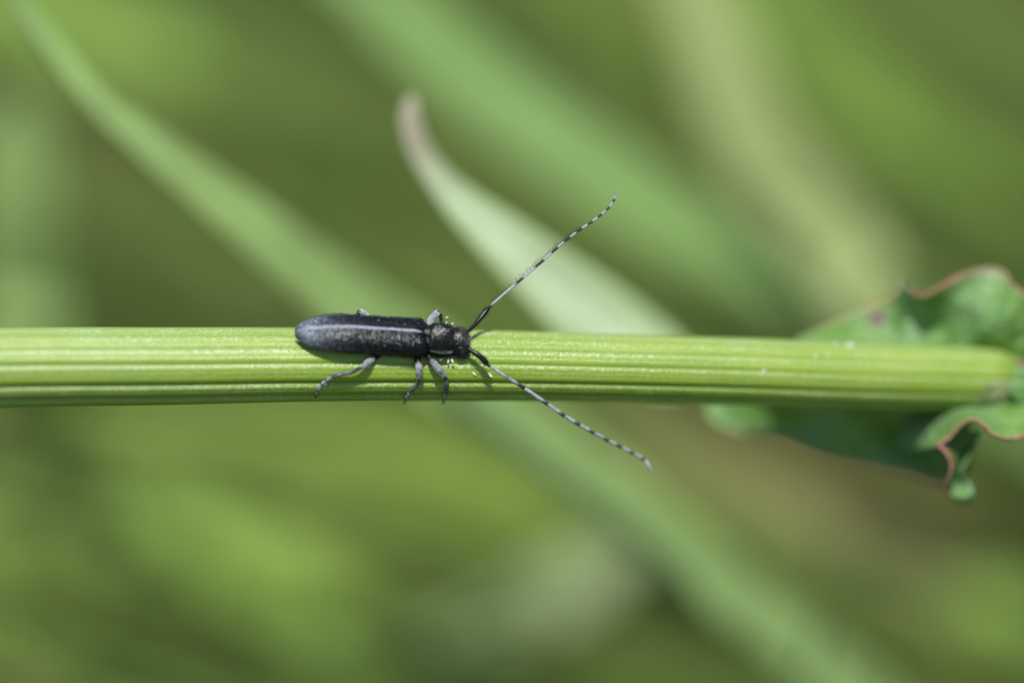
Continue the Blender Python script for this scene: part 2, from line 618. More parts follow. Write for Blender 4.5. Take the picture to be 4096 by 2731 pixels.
blade('pale blade lying close under the stem left of the beetle',
      [(100, 1560, -5000), (500, 1650, -5050), (900, 1690, -5100), (1350, 1760, -5200), (1700, 1850, -5300), (2050, 1980, -5450), (2600, 2300, -6200), (4200, 3600, -12000)],
      [60, 150, 190, 260, 330, 340, 240, 160], G_YEL, FUP, 0.1)
blade('yellow green blade lying across the lower left edge',
      [(-700, 2040, -6600), (-100, 2110, -6600), (450, 2120, -6650), (1000, 2110, -6700), (1500, 2090, -6800), (2200, 2050, -7200)],
      [260, 340, 360, 300, 220, 120], G_YEL, FUP, 0.1)
blade('bright olive blade in the lower left corner',
      [(-300, 2700, -8600), (50, 2500, -8500), (350, 2370, -8500), (700, 2260, -8600), (1150, 2200, -8800), (1700, 2230, -9400)],
      [200, 300, 330, 320, 280, 160], G_YEL, FUP, 0.1)
blade('grey green blade tip pointing up and right below the lower antenna',
      [(2640, 2130, -4800), (2480, 2230, -4830), (2300, 2340, -4860), (2100, 2430, -4900), (1850, 2520, -5000), (1500, 2660, -6500), (700, 3200, -13000)],
      [80, 230, 350, 330, 200, 110, 90], G_PALE, FUP, 0.12)
blade('straw and green blade slanting to the lower right edge under the crinkled leaf',
      [(2350, 1720, -4800), (2650, 1850, -4900), (2950, 2000, -5100), (3300, 2160, -5300), (3650, 2290, -5600), (4000, 2410, -5900), (4500, 2600, -6600), (5600, 3200, -9500)],
      [60, 150, 210, 250, 290, 310, 300, 240], G_STRAW2, FUP, 0.1)
blade('fresh green blade along the lower right side beneath the straw one',
      [(2900, 2060, -5500), (3200, 2160, -5560), (3500, 2270, -5620), (3800, 2380, -5700), (4300, 2560, -5900), (5600, 3300, -10000)],
      [60, 140, 200, 260, 280, 240], G_FRESH, FUP, 0.1)
blade('dead brown blade lying in the grass under the crinkled leaf',
      [(2500, 1560, -7200), (2900, 1790, -7200), (3300, 1960, -7300), (3700, 2100, -7500), (4300, 2300, -8200)],
      [100, 170, 190, 170, 120], G_BROWN, FUP, 0.1)
blade('fresh green blade in the grass below the beetle',
      [(500, 1880, -6200), (780, 2080, -6250), (1020, 2270, -6300), (1230, 2450, -6400), (1450, 2750, -6600), (1900, 3600, -11000)],
      [120, 300, 420, 450, 360, 200], G_FRESH, FUP, 0.1)

# ------------------------------------------------------------------ meadow behind, one soft mass
MV, MF, MT = [], [], []
rg = random.Random(21)
for _ in range(5200):
    x = rg.uniform(-26, 26)
    y = rg.uniform(2, 52)
    h = rg.uniform(2.0, 5.5)
    if y < 9: h = min(h, 3.5)
    lean = Vector((rg.gauss(-0.75, 0.55), rg.gauss(0.05, 0.45), 0))
    w = rg.uniform(0.12, 0.34)
    az = rg.uniform(0, math.pi)
    side = Vector((math.cos(az), math.sin(az), 0.15)) * w
    clump = mnoise.noise(Vector((x * 0.16, y * 0.16, 0.0)))
    tone = min(1.0, max(0.0, 0.42 + 0.55 * clump + rg.gauss(0, 0.2)))
    b = Vector((x, y, GZ - 0.1))
    i0 = len(MV)
    for k, (f, ww) in enumerate(((0, 0.8), (0.4, 1.0), (0.75, 0.7), (1.0, 0.06))):
        c = b + Vector((0, 0, h * (f - 0.18 * f * f))) + lean * (h * f * f)
        MV += [c - side * ww * 0.5, c + side * ww * 0.5]
        MT += [tone, tone]
    for k in range(3):
        a = i0 + 2 * k
        MF.append((a, a + 1, a + 3, a + 2))
for _ in range(480):           # taller stalks leaning up and to the left
    x = rg.uniform(-8, 24); y = rg.uniform(6.5, 30)
    h = rg.uniform(7.0, 11.0); run = rg.uniform(0.35, 1.5) * h
    w = rg.uniform(0.08, 0.32)
    tone = min(0.98, max(0.1, rg.gauss(0.62, 0.2)))
    b = Vector((x, y, GZ - 0.1)); dy = rg.gauss(-0.1, 0.25) * h
    i0 = len(MV); n = 8
    for k in range(n + 1):
        f = k / n
        c = b + Vector((-run * f ** 1.3, dy * f, h * (1.25 * f - 0.25 * f * f)))
        tdir = Vector((-run * 1.3 * max(f, 0.05) ** 0.3, dy, h * (1.25 - 0.5 * f))).normalized()
        sd = tdir.cross(FUP).normalized() * (w * 0.5 * (1 - f ** 3 * 0.95))
        MV += [c - sd, c + sd]; MT += [tone, tone]
    for k in range(n):
        a = i0 + 2 * k
        MF.append((a, a + 1, a + 3, a + 2))
mo = build('meadow_grass', MV, MF, M_MEADOW, None, (0, 20, GZ), {'tone': MT})
tag(mo, 'blurred mass of green and yellowish meadow grass far behind the stem', 'grass', kind='stuff')

# ------------------------------------------------------------------ the plant: ribbed stem, sheath, crinkled leaves
STEM_C = [(-7000, 4200), (-6000, 3300), (-4800, 2500), (-3400, 1900), (-1600, 1580), (-700, 1497), (0, 1470), (700, 1464), (1200, 1459), (1900, 1461), (2500, 1474), (3000, 1488), (3500, 1507), (3950, 1519), (4080, 1530)]
STEM_R = [(-7000, 200), (-700, 166), (0, 160), (600, 156), (1200, 150), (1900, 143), (2500, 138), (3000, 137), (3500, 134), (3940, 128), (4000, 119), (4040, 86), (4075, 40)]
STEM_Z = [(-7000, -2600), (-5500, -600), (-3400, 300), (-700, 200), (0, 88), (1200, -55), (1900, -140), (2500, -235), (3000, -335), (3500, -440), (3900, -530), (3960, -556), (4030, -630), (4080, -730)]


def lin(tab, x):
    # Catmull-Rom on uneven table
    n = len(tab)
    i = 0
    while i < n - 2 and x > tab[i + 1][0]:
        i += 1
    x0, v0 = tab[i]; x1, v1 = tab[i + 1]
    xm, vm = tab[max(i - 1, 0)]; xp, vp = tab[min(i + 2, n - 1)]
    m0 = (v1 - vm) / (x1 - xm) if x1 != xm else 0
    m1 = (vp - v0) / (xp - x0)
    h = x1 - x0
    t = min(1, max(0, (x - x0) / h))
    return ((2 * t**3 - 3 * t**2 + 1) * v0 + (t**3 - 2 * t**2 + t) * h * m0 + (-2 * t**3 + 3 * t**2) * v1 + (t**3 - t**2) * h * m1)


def axis(px):
    return S(px, lin(STEM_C, px), lin(STEM_Z, px))


def on_stem(px, py, lift=2):
    """depth of the stem surface seen at that pixel"""
    cy, Rr, zz = lin(STEM_C, px), lin(STEM_R, px), lin(STEM_Z, px)
    s = max(-0.99, min(0.99, (cy - py) / Rr))
    return zz + Rr * math.sqrt(1 - s * s) + lift


# grooves: (angle deg from the lens axis, + = up; depth share of radius; half width deg)
GROOVES = [(78, 0.03, 4), (52, 0.012, 3.5), (27, 0.028, 3.2), (2.5, 0.030, 3.2), (-29.5, 0.075, 4.0), (-56, 0.085, 4.5), (-84, 0.07, 4),
           (-110, 0.06, 4), (-136, 0.06, 4), (-162, 0.06, 4), (172, 0.06, 4), (146, 0.06, 4), (120, 0.05, 4), (100, 0.04, 4)]
FINE = [(40, 0.006, 1.6), (33, 0.005, 1.4), (14, 0.008, 1.8), (8, 0.005, 1.2), (-8, 0.006, 1.6), (-16, 0.009, 2.0), (-22, 0.005, 1.4), (64, 0.006, 2), (20, 0.004, 1.2), (-41, 0.007, 1.6)]


def angd(a, b):
    return (a - b + 180) % 360 - 180


NSEG = 300
prof = []
for k in range(NSEG):
    phi = -180 + 360 * k / NSEG
    r = 1.0; rib = 1.0
    for a, d, w in GROOVES + FINE:
        e = angd(phi, a) / w
        r -= d * math.exp(-e * e)
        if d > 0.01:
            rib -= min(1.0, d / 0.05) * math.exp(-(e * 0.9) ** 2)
    sheen_lane = 0.0
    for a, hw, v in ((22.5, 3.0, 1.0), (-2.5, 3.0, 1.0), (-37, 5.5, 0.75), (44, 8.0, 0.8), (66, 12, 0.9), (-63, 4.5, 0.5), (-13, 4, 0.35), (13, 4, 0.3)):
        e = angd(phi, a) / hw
        sheen_lane = max(sheen_lane, v * math.exp(-e * e))
    prof.append((math.radians(phi), r, max(0.0, rib), sheen_lane))

xs = [-7000 + i * 120 for i in range(55)]
xs = [x for x in xs if x < -420] + [-420 + i * 18 for i in range(int((4075 + 420) / 18) + 1)]
SV, SF, srib, slane, sside, sleft = [], [], [], [], [], []
AX = [axis(x) for x in xs]
for i, x in enumerate(xs):
    t = (AX[min(i + 1, len(AX) - 1)] - AX[max(i - 1, 0)]).normalized()
    up = (EY - t * EY.dot(t)).normalized()
    out = up.cross(t) * -1
    if out.dot(EZ) < 0: out = -out
    Rr = lin(STEM_R, x) * K
    soft = 1.0 - 0.35 * smooth(2600, 3900, x)
    for phi, r, rib, sheen_lane in prof:
        rr = 1.0 - (1.0 - r) * soft
        wob = 0.004 * mnoise.noise(Vector((x * 0.004, math.cos(phi) * 3, math.sin(phi) * 3))) + 0.0025 * mnoise.noise(Vector((x * 0.02, math.cos(phi) * 9, math.sin(phi) * 9)))
        SV.append(AX[i] + (up * math.sin(phi) + out * math.cos(phi)) * Rr * (rr + wob))
        sleft.append(1 - smooth(-200, 1900, x)); srib.append(rib); slane.append(sheen_lane); sside.append(0.75 * (1 - smooth(-75, -22, math.degrees(phi))) if phi < 0 else 0.0)
for i in range(len(xs) - 1):
    for k in range(NSEG):
        k2 = (k + 1) % NSEG
        SF.append((i * NSEG + k, i * NSEG + k2, (i + 1) * NSEG + k2, (i + 1) * NSEG + k))
for i in (0, len(xs) - 1):
    SF.append(tuple(i * NSEG + k for k in (range(NSEG) if i else reversed(range(NSEG)))))
plant = thing('leafy_plant', 'light green plant with a thick ribbed stem lying across and a crinkled red-edged leaf', 'plant', axis(-7000))
build('stem', SV, SF, M_STEM, plant, attrs={'rib': srib, 'sheen_lane': slane, 'side': sside, 'left_sheen': sleft})


def sheet(cols, sub=(7, 7)):
    """cols: list of columns, each a list of (px,py,z) from the base to the rim"""
    dense_cols = [resample([Vector(p) for p in c], sub[1]) for c in cols]
    nrow = len(dense_cols[0])
    grid = []
    rows = [resample([dc[r] for dc in dense_cols], sub[0]) for r in range(nrow)]
    return rows            # rows[r][c], r=0 base .. last rim


def leaf_part(name, cols, th=7, sub=(7, 7), rim_from=0.965, spot=None, rimfirst=False, label=None, crinkle=22.0):
    rows = sheet(cols, sub)
    nr, nc = len(rows), len(rows[0])
    at_rim, at_spot, at_vein = [], [], []
    grid = []
    for r in range(nr):
        line = []
        for c in range(nc):
            p = rows[r][c]
            v = r / (nr - 1)
            d = mnoise.noise(Vector((p.x * 0.009, p.y * 0.009, 1.7))) * crinkle + mnoise.noise(Vector((p.x * 0.022, p.y * 0.022, 8.7))) * crinkle * 0.35
            w = 0.35 + 0.65 * (1 - smooth(0.85, 1.0, v))
            line.append(S(p.x, p.y, p.z + d * w))
            rw = 0.03 * mnoise.noise(Vector((p.x * 0.013, p.y * 0.013, 5.0)))
            rim = smooth(rim_from - 0.045 + rw, rim_from + 0.03 + rw, v)
            if rimfirst: rim = smooth(1 - rim_from + 0.05, 1 - rim_from - 0.02, v)
            at_rim.append(rim * (0.75 + 0.4 * mnoise.noise(Vector((p.x * 0.02, p.y * 0.02, 0)))))
            s = 0.0
            if spot:
                s = 1.0 - smooth(spot[2] * 0.6, spot[2] * 1.1, math.hypot(p.x - spot[0], p.y - spot[1]))
            at_spot.append(s)
            at_vein.append(smooth(0.72, 0.95, 1 - abs(math.sin((c / nc * 9 + v * 1.2) * math.pi)) ) * (1 - v) * 0.7)
        grid.append(line)
    V, F = thick(grid, th * K)
    return build(name, V, F, M_DOCK, plant, attrs={'rim': at_rim * 2, 'spot': at_spot * 2, 'vein': at_vein * 2}, label=label)


leaf_part('leaf', [
    [(3130, 1450, -560), (3150, 1400, -600), (3190, 1352, -640)],
    [(3300, 1450, -560), (3310, 1370, -630), (3335, 1292, -700)],
    [(3450, 1450, -570), (3460, 1340, -650), (3478, 1226, -720)],
    [(3550, 1450, -570), (3565, 1310, -650), (3585, 1165, -650)],
    [(3600, 1450, -570), (3612, 1290, -600), (3610, 1112, -500)],
    [(3650, 1450, -570), (3650, 1290, -590), (3640, 1150, -470)],
    [(3720, 1450, -570), (3700, 1300, -600), (3690, 1176, -430)],
    [(3790, 1450, -580), (3780, 1290, -590), (3765, 1140, -440)],
    [(3860, 1450, -600), (3870, 1250, -520), (3850, 1092, -480)],
    [(3920, 1450, -610), (3930, 1250, -490), (3945, 1070, -560)],
    [(3970, 1455, -610), (3990, 1260, -490), (4018, 1085, -540)],
    [(4010, 1460, -600), (4040, 1280, -470), (4048, 1132, -480)],
    [(4040, 1470, -590), (4080, 1320, -500), (4100, 1168, -450)],
    [(4060, 1490, -570), (4140, 1400, -520), (4230, 1260, -440)]],
    spot=(3512, 1275, 34), label='upper lobe of the crinkled leaf with a red wavy edge')
leaf_part('leaf', [
    [(2840, 1590, -930), (2830, 1615, -910), (2822, 1640, -890)],
    [(2890, 1575, -900), (2880, 1640, -880), (2868, 1700, -850)],
    [(2980, 1565, -760), (2970, 1650, -800), (2955, 1735, -820)],
    [(3120, 1560, -620), (3110, 1660, -760), (3100, 1748, -800)],
    [(3320, 1560, -590), (3310, 1700, -760), (3300, 1826, -780)],
    [(3500, 1560, -590), (3500, 1720, -780), (3500, 1870, -760)],
    [(3650, 1565, -600), (3650, 1740, -790), (3650, 1905, -740)],
    [(3780, 1570, -610), (3770, 1750, -760), (3770, 1938, -700)],
    [(3900, 1590, -610), (3890, 1750, -700), (3880, 1900, -640)]],
    rim_from=0.985, label='lower lobe of the crinkled leaf in the shade of the stem')
leaf_part('leaf', [
    [(3560, 1800, -800), (3650, 1800, -620), (3754, 1786, -300)],
    [(3580, 1715, -800), (3680, 1730, -580), (3800, 1752, -290)],
    [(3680, 1650, -740), (3770, 1660, -500), (3846, 1702, -270)],
    [(3830, 1610, -600), (3860, 1630, -440), (3890, 1679, -250)],
    [(3920, 1600, -560), (3935, 1640, -420), (3935, 1702, -240)],
    [(3970, 1590, -540), (3980, 1650, -400), (3970, 1738, -240)],
    [(4020, 1580, -540), (4030, 1660, -400), (4035, 1758, -250)],
    [(4070, 1560, -550), (4090, 1650, -420), (4105, 1744, -270)],
    [(4110, 1530, -560), (4150, 1620, -440), (4180, 1700, -300)]],
    rim_from=0.95, label='bright curled lobe of the crinkled leaf with a red edge below the stem', crinkle=10)
leaf_part('leaf', [
    [(3930, 1712, -380), (3835, 1742, -430), (3757, 1785, -296)],
    [(3905, 1775, -390), (3845, 1800, -450), (3792, 1830, -290)],
    [(3872, 1838, -400), (3835, 1852, -450), (3804, 1876, -290)],
    [(3846, 1890, -410), (3818, 1905, -460), (3786, 1925, -300)],
    [(3880, 1930, -430), (3830, 1950, -470), (3776, 1952, -340)],
    [(3895, 1975, -420), (3852, 1985, -360), (3806, 1990, -400)],
    [(3880, 2015, -440), (3856, 2020, -400), (3836, 2018, -440)]],
    rim_from=0.9, label='small twisted leaf lobe hanging at the lower right', crinkle=8)
leaf_part('leaf', [
    [(4030, 1560, -420), (4055, 1500, -430), (4066, 1430, -440)],
    [(4060, 1600, -440), (4090, 1530, -430), (4100, 1446, -420)],
    [(4090, 1640, -470), (4130, 1570, -440), (4160, 1480, -420)],
    [(4120, 1680, -500), (4170, 1600, -460), (4220, 1540, -430)]],
    rim_from=0.9, label='leaf base with a red point beside the end of the stem', crinkle=8)

# papery sheath round the node
shv, shf = [], []
n1, n2 = 14, 40
for i in range(n1):
    x = 3850 + i * 14
    c = axis(x); Rr = lin(STEM_R, min(x, 3985)) * K
    t = (axis(x + 20) - axis(x - 20)).normalized()
    up = (EY - t * EY.dot(t)).normalized(); out = up.cross(t) * -1
    if out.dot(EZ) < 0: out = -out
    for k in range(n2):
        phi = math.radians(-150 + 146 * k / (n2 - 1))
        edge = 1 - smooth(0, 4, i)
        rr = 1.045 + 0.03 * mnoise.noise(Vector((x * 0.03, phi * 3, 0.5))) + 0.05 * smooth(8, 13, i)
        sx = 36 * mnoise.noise(Vector((phi * 2.6, 4.2, 0))) * edge + min(125, 110 * max(0.0, phi + 1.35) ** 2 * 0.5) * edge
        shv.append(c + EX * (sx * K) + (up * math.sin(phi) + out * math.cos(phi)) * Rr * rr)
grid = [[shv[i * n2 + k] for k in range(n2)] for i in range(n1)]
V, F = thick(grid, 3 * K)
build('sheath', V, F, M_SHEATH, plant, label='papery whitish sheath at the end of the stem')

# ------------------------------------------------------------------ the beetle
A_ = dirw(1.0, -0.066, -0.12).normalized()
D_ = dirw(0, math.sin(math.radians(31)), math.cos(math.radians(31)))
D_ = (D_ - A_ * D_.dot(A_)).normalized()
L_ = D_.cross(A_).normalized()                       # the beetle's left = up in the picture
PIV = S(1505, 1340, 62)


def B(a, l, d):
    return PIV + (A_ * (a * 0.977) + L_ * (l * 0.94) + D_ * d) * K


beetle = thing('longhorn_beetle', 'slender black and grey longhorn beetle with banded antennae sitting on the green stem', 'beetle', B(0, 0, -60))

# continuous body: abdomen, thorax, head
BST = [  # a, d centre, half width, half height
    (-300, -22, 6, 5), (-292, -22, 24, 16), (-260, -20, 44, 26), (-200, -17, 58, 34), (-100, -14, 66, 40), (0, -12, 70, 44), (100, -12, 70, 46),
    (180, -12, 64, 46), (204, -10, 54, 46), (214, -7, 54, 50), (222, -5, 58, 55), (245, -5, 62, 58), (268, -6, 65, 59), (290, -8, 61, 57), (306, -10, 55, 53), (313, -12, 49, 49),
    (320, -13, 50, 50), (332, -14, 54, 52), (346, -17, 57, 54), (358, -21, 56, 52), (369, -27, 50, 47), (378, -34, 41, 39), (384, -41, 28, 27), (387, -44, 8, 8)]


def body_at(a):
    i = 0
    while i < len(BST) - 2 and a > BST[i + 1][0]:
        i += 1
    t = (a - BST[i][0]) / (BST[i + 1][0] - BST[i][0])
    t = min(1, max(0, t))
    return [lerp(BST[i][k], BST[i + 1][k], t) for k in (1, 2, 3)]


NB = 48
BV, BF, bp = [], [], []
aa = resample([Vector((s[0], 0, 0)) for s in BST], 3)
tabs = [resample([Vector((s[1], s[2], s[3])) for s in BST], 3)][0]
for i, av in enumerate(aa):
    a = av.x; d0, w, h = tabs[i]
    for k in range(NB):
        th = 2 * math.pi * k / NB            # 0 = right up... angle from dorsal
        cs, sn = math.cos(th), math.sin(th)
        l = w * math.copysign(abs(sn) ** 0.9, sn)
        d = h * math.copysign(abs(cs) ** 0.9, cs)
        # head: antennal tubercles and a furrow between them
        if a > 330:
            q = smooth(330, 352, a) * (1 - smooth(366, 384, a))
            d += 9 * q * math.exp(-((abs(l) - 30) / 12) ** 2) * (cs > 0)
            d -= 6 * q * math.exp(-(l / 10) ** 2) * (cs > 0)
        p = 0.30 + 0.12 * smooth(320, 370, a) - 0.1 * (1 - smooth(0, 220, a))
        if 222 < a < 310 and cs > -0.2:
            p += 0.12 * math.exp(-((l - 4) / 12) ** 2) * math.exp(-((a - 245) / 26) ** 2) * (cs > 0)
            p += 0.55 * math.exp(-((abs(l) - w * 0.99) / 5) ** 2) * math.exp(-((d - d0 * 0 - 4) / 10) ** 2)
        if a > 316 and cs > 0:
            p += 0.10 * math.exp(-((l - 1) / 9) ** 2)
        BV.append(B(a, l, d0 + d)); bp.append(p)
nb = len(aa)
for i in range(nb - 1):
    for k in range(NB):
        k2 = (k + 1) % NB
        BF.append((i * NB + k, i * NB + k2, (i + 1) * NB + k2, (i + 1) * NB + k))
BF.append(tuple(k for k in range(NB))); BF.append(tuple((nb - 1) * NB + k for k in reversed(range(NB))))
build('body', BV, BF, M_BODY, beetle, attrs={'pale': bp})

# wing cases
def ely_w(t):
    sh = 62 + 25 * smooth(-0.02, 0.07, t)
    mid = 1 - 0.03 * math.sin(math.pi * min(1, t / 0.7)) 
    tp = 1.0
    if t > 0.58:
        x = (t - 0.58) / 0.422
        tp = max(0.0, 1 - x ** 2.9) ** 0.54
    return sh * mid * tp


def ely_h(t):
    return (38 + 17 * smooth(-0.02, 0.12, t)) * (1 - 0.5 * smooth(0.55, 1.02, t))


def ely(s, t, th):
    """point on wing case: s side, t 0 shoulder..1 tip, th angle from the seam (rad)"""
    a = lerp(212, -324, t)
    w, h = ely_w(t), ely_h(t)
    sn, cs = math.sin(th), math.cos(th)
    l = w * math.copysign(abs(sn) ** 0.82, sn)
    d = h * math.copysign(abs(cs) ** 0.95, cs) - 4 - 12 * smooth(0.7, 1, t)
    # seam ridge, shoulder bump, seam parting at the tip
    d += 3.0 * math.exp(-(l / 5) ** 2)
    d += 5 * math.exp(-((t - 0.05) / 0.04) ** 2) * math.exp(-((l - 58) / 14) ** 2)
    d -= 10 * (1 - smooth(-0.01, 0.05, t))
    a -= 8 * math.exp(-((l - 16) / 14) ** 2) * smooth(0.93, 1.0, t)
    l = max(l, 0.6 + 4 * smooth(0.97, 1.0, t))
    return B(a, s * l, d)


NT_, NH = 90, 30
for s in (1, -1):
    grid, pale = [], []
    for i in range(NT_ + 1):
        t = (i / NT_) ** 1.0
        t = t if t < 0.9 else 0.9 + 0.1 * (1 - (1 - (t - 0.9) / 0.1) ** 1.6)
        row = []
        for k in range(NH + 1):
            th = math.radians(112) * k / NH
            row.append(ely(s, t, th))
            l = ely_w(t) * math.sin(th) ** 0.82
            p = 0.02 + 0.56 * smooth(0.42, 1.0, t) + 0.08 * smooth(50, 110, math.degrees(th)) * smooth(0.2, 0.6, t)
            seam = (1 - smooth(5.5, 8.0, l)) * (1 - smooth(0.90, 0.98, t)) * smooth(0.02, 0.09, t)
            p = lerp(p, 1.05, seam)
            pale.append(p)
        grid.append(row)
    if s < 0:
        V, F = thick(grid, 4 * K)
    else:
        V, F = thick([list(reversed(r)) for r in grid], 4 * K)
        pale = [pale[i * (NH + 1) + (NH - k)] for i in range(NT_ + 1) for k in range(NH + 1)]
    build('wing_case', V, F, M_ELYTRA, beetle, attrs={'pale': pale + pale})

# small shield between the wing cases
sv, sf = [], []
for i in range(7):
    a = lerp(216, 190, i / 6)
    wdt = 13 * (1 - (i / 6) ** 2) ** 0.5 + 0.5
    for k in range(7):
        l = lerp(-wdt, wdt, k / 6)
        sv.append(B(a, l, 47 + 6 * (1 - (l / 14) ** 2) - 0.06 * (a - 200)))
grid = [[sv[i * 7 + k] for k in range(7)] for i in range(7)]
V, F = thick(grid, 3 * K)
build('shield', V, F, M_BODY, beetle, attrs={'pale': [0.5] * len(V)}, label='small pale shield between the wing cases')

# eyes
for s in (1, -1):
    c = Vector((350, s * 46, -26))
    ev, ef = [], []
    n1, n2 = 12, 18
    for i in range(n1 + 1):
        th = math.pi * i / n1
        for k in range(n2):
            ph = 2 * math.pi * k / n2
            x = 15 * math.sin(th) * math.cos(ph)
            z = 22 * math.sin(th) * math.sin(ph)
            y = 14 * math.cos(th)
            x -= 0.012 * z * z * 0.6
            ev.append(B(c.x + x, c.y + y, c.z + z))
    for i in range(n1):
        for k in range(n2):
            k2 = (k + 1) % n2
            ef.append((i * n2 + k, i * n2 + k2, (i + 1) * n2 + k2, (i + 1) * n2 + k))
    build('eye', ev, ef, M_EYE, beetle)


def limb(name, pts, rad, palefn, mat, parent, per=5, n=12, ref=None, flat=1.0):
    P = [S(*p) for p in resample([Vector(p) for p in pts], per)]
    Rr = [v.x * K * (0.85 if name in ('leg', 'shin') else 1.0) for v in resample([Vector((r, 0, 0)) for r in rad], per)]
    V, F, T, A = tube(P, Rr, n, ref, flat)
    return build(name, V, F, mat, parent, attrs={'pale': [palefn(t, a) for t, a in zip(T, A)]}), P, Rr


hairs = {'glint': [], 'black': [], 'grey': [], 'cream': [], 'white': []}
rh = random.Random(5)


def hair(kind, p, d, length, width=2.0):
    hairs[kind].append((p, d.normalized(), length * K, width * K))


def rdir(amount):
    return Vector((rh.gauss(0, 1), rh.gauss(0, 1), rh.gauss(0, 1))) * amount


# antennae: swollen first segment, tiny second one, then banded segments
def z1(u, v, z): return (1150 + u / 2.94, 1200 + v / 2.94, z)
def zl(u, v, lift):
    x, y = 1150 + u / 2.94, 1200 + v / 2.94
    return (x, y, on_stem(x, y, lift))
def z4(u, v, z): return (1800 + u / 2.529, 740 + v / 2.529, z)
def z5(u, v, z): return (1800 + u / 2.767, 1350 + v / 2.767, z)


def antenna(scape, scape_r, ped, joints, width, label, fringe, dark_from, peak=0.80, soft=0.10):
    o, P, Rr = limb('antenna', scape, scape_r, lambda t, a: 0.03, M_SCAPE, beetle, 6, 14)
    o['label'] = label
    for i in range(2, len(P) - 1):
        t = (P[i + 1] - P[i - 1]).normalized()
        for _ in range(5):
            r = (rdir(1) - t * rdir(1).dot(t)); r = (r - t * r.dot(t)).normalized()
            hair('black', P[i] + r * Rr[i] * 0.9, r * 0.8 + t * 0.5 + rdir(0.12), rh.uniform(9, 20), 1.6)
    limb('antenna_joint', ped, [5.5, 6.5, 6.5, 5.0], lambda t, a: 0.02, M_SCAPE, o, 3, 10)
    m = len(joints) - 1
    for j in range(m):
        p0, p1 = Vector(joints[j]), Vector(joints[j + 1])
        w = lerp(width[0], width[1], j / (m - 1))
        pm = joints[max(j - 1, 0)], joints[min(j + 2, m)]
        mid = (p0 + p1) / 2
        bend = (p0 + p1) / 2 - (Vector(pm[0]) + Vector(pm[1])) / 2
        mid = mid + bend * 0.06
        df = dark_from[min(j, len(dark_from) - 1)]
        last = j == m - 1
        rad = [w * 0.5 * k for k in (0.80, 0.92, 0.95, 1.0, 1.12)] if not last else [w * 0.5 * k for k in (0.85, 0.95, 0.9, 0.72, 0.30)]
        pts = [p0, p0.lerp(mid, 0.5) , mid, mid.lerp(p1, 0.5), p1]
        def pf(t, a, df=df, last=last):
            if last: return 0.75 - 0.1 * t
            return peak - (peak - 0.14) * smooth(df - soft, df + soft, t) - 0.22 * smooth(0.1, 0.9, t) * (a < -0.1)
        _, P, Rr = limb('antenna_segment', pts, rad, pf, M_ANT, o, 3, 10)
        if j < 5 and fringe:
            for i in range(len(P) - 1):
                for _ in range(3):
                    q = P[i].lerp(P[i + 1], rh.random())
                    t = (P[i + 1] - P[i]).normalized()
                    f = fringe - t * fringe.dot(t)
                    hair('black', q + f.normalized() * Rr[i] * 0.8, f.normalized() + t * 0.35 + rdir(0.12), rh.uniform(14, 30) * (1 - j * 0.13), 1.3)


antenna([z4(172, 1490, 10), z4(215, 1452, -6), z4(290, 1370, -28), z4(350, 1295, -42), z4(383, 1250, -46)], [5.2, 6.6, 9.0, 10.2, 8.6],
        [z4(383, 1250, -46), z4(392, 1242, -46), z4(408, 1228, -47), z4(420, 1216, -47)],
        [z4(418, 1213, -47), z4(737, 940, -50), z4(947, 760, -50), z4(1090, 630, -50), z4(1215, 527, -50), z4(1332, 440, -52), z4(1442, 368, -56), z4(1532, 298, -60),
         z4(1614, 225, -64), z4(1664, 145, -68), z4(1668, 66, -72)],
        (10.5, 8.0), 'upper antenna, banded black and white, reaching up and right', dirw(-0.6, 0.8, 0.1), [0.80, 0.62, 0.58, 0.55, 0.55, 0.55, 0.55, 0.58, 0.62])
antenna([z5(160, 112, 42), z5(215, 135, 48), z5(300, 185, 54), z5(372, 245, 56), z5(412, 296, 56)], [6.2, 8.0, 10.6, 11.6, 9.6],
        [z5(412, 296, 56), z5(420, 302, 56), z5(436, 313, 57), z5(448, 322, 58)],
        [z5(446, 320, 58), z5(826, 560, 72), z5(1082, 735, 86), z5(1271, 866, 100), z5(1440, 966, 114), z5(1602, 1056, 128), z5(1757, 1140, 142), z5(1900, 1210, 156),
         z5(2036, 1282, 170), z5(2160, 1352, 180), z5(2238, 1486, 184)],
        (15.0, 12.5), 'lower antenna, banded grey and black, reaching down and right', None, [0.80, 0.82, 0.76, 0.72, 0.70, 0.70, 0.70, 0.72, 0.76], 0.62, 0.17)


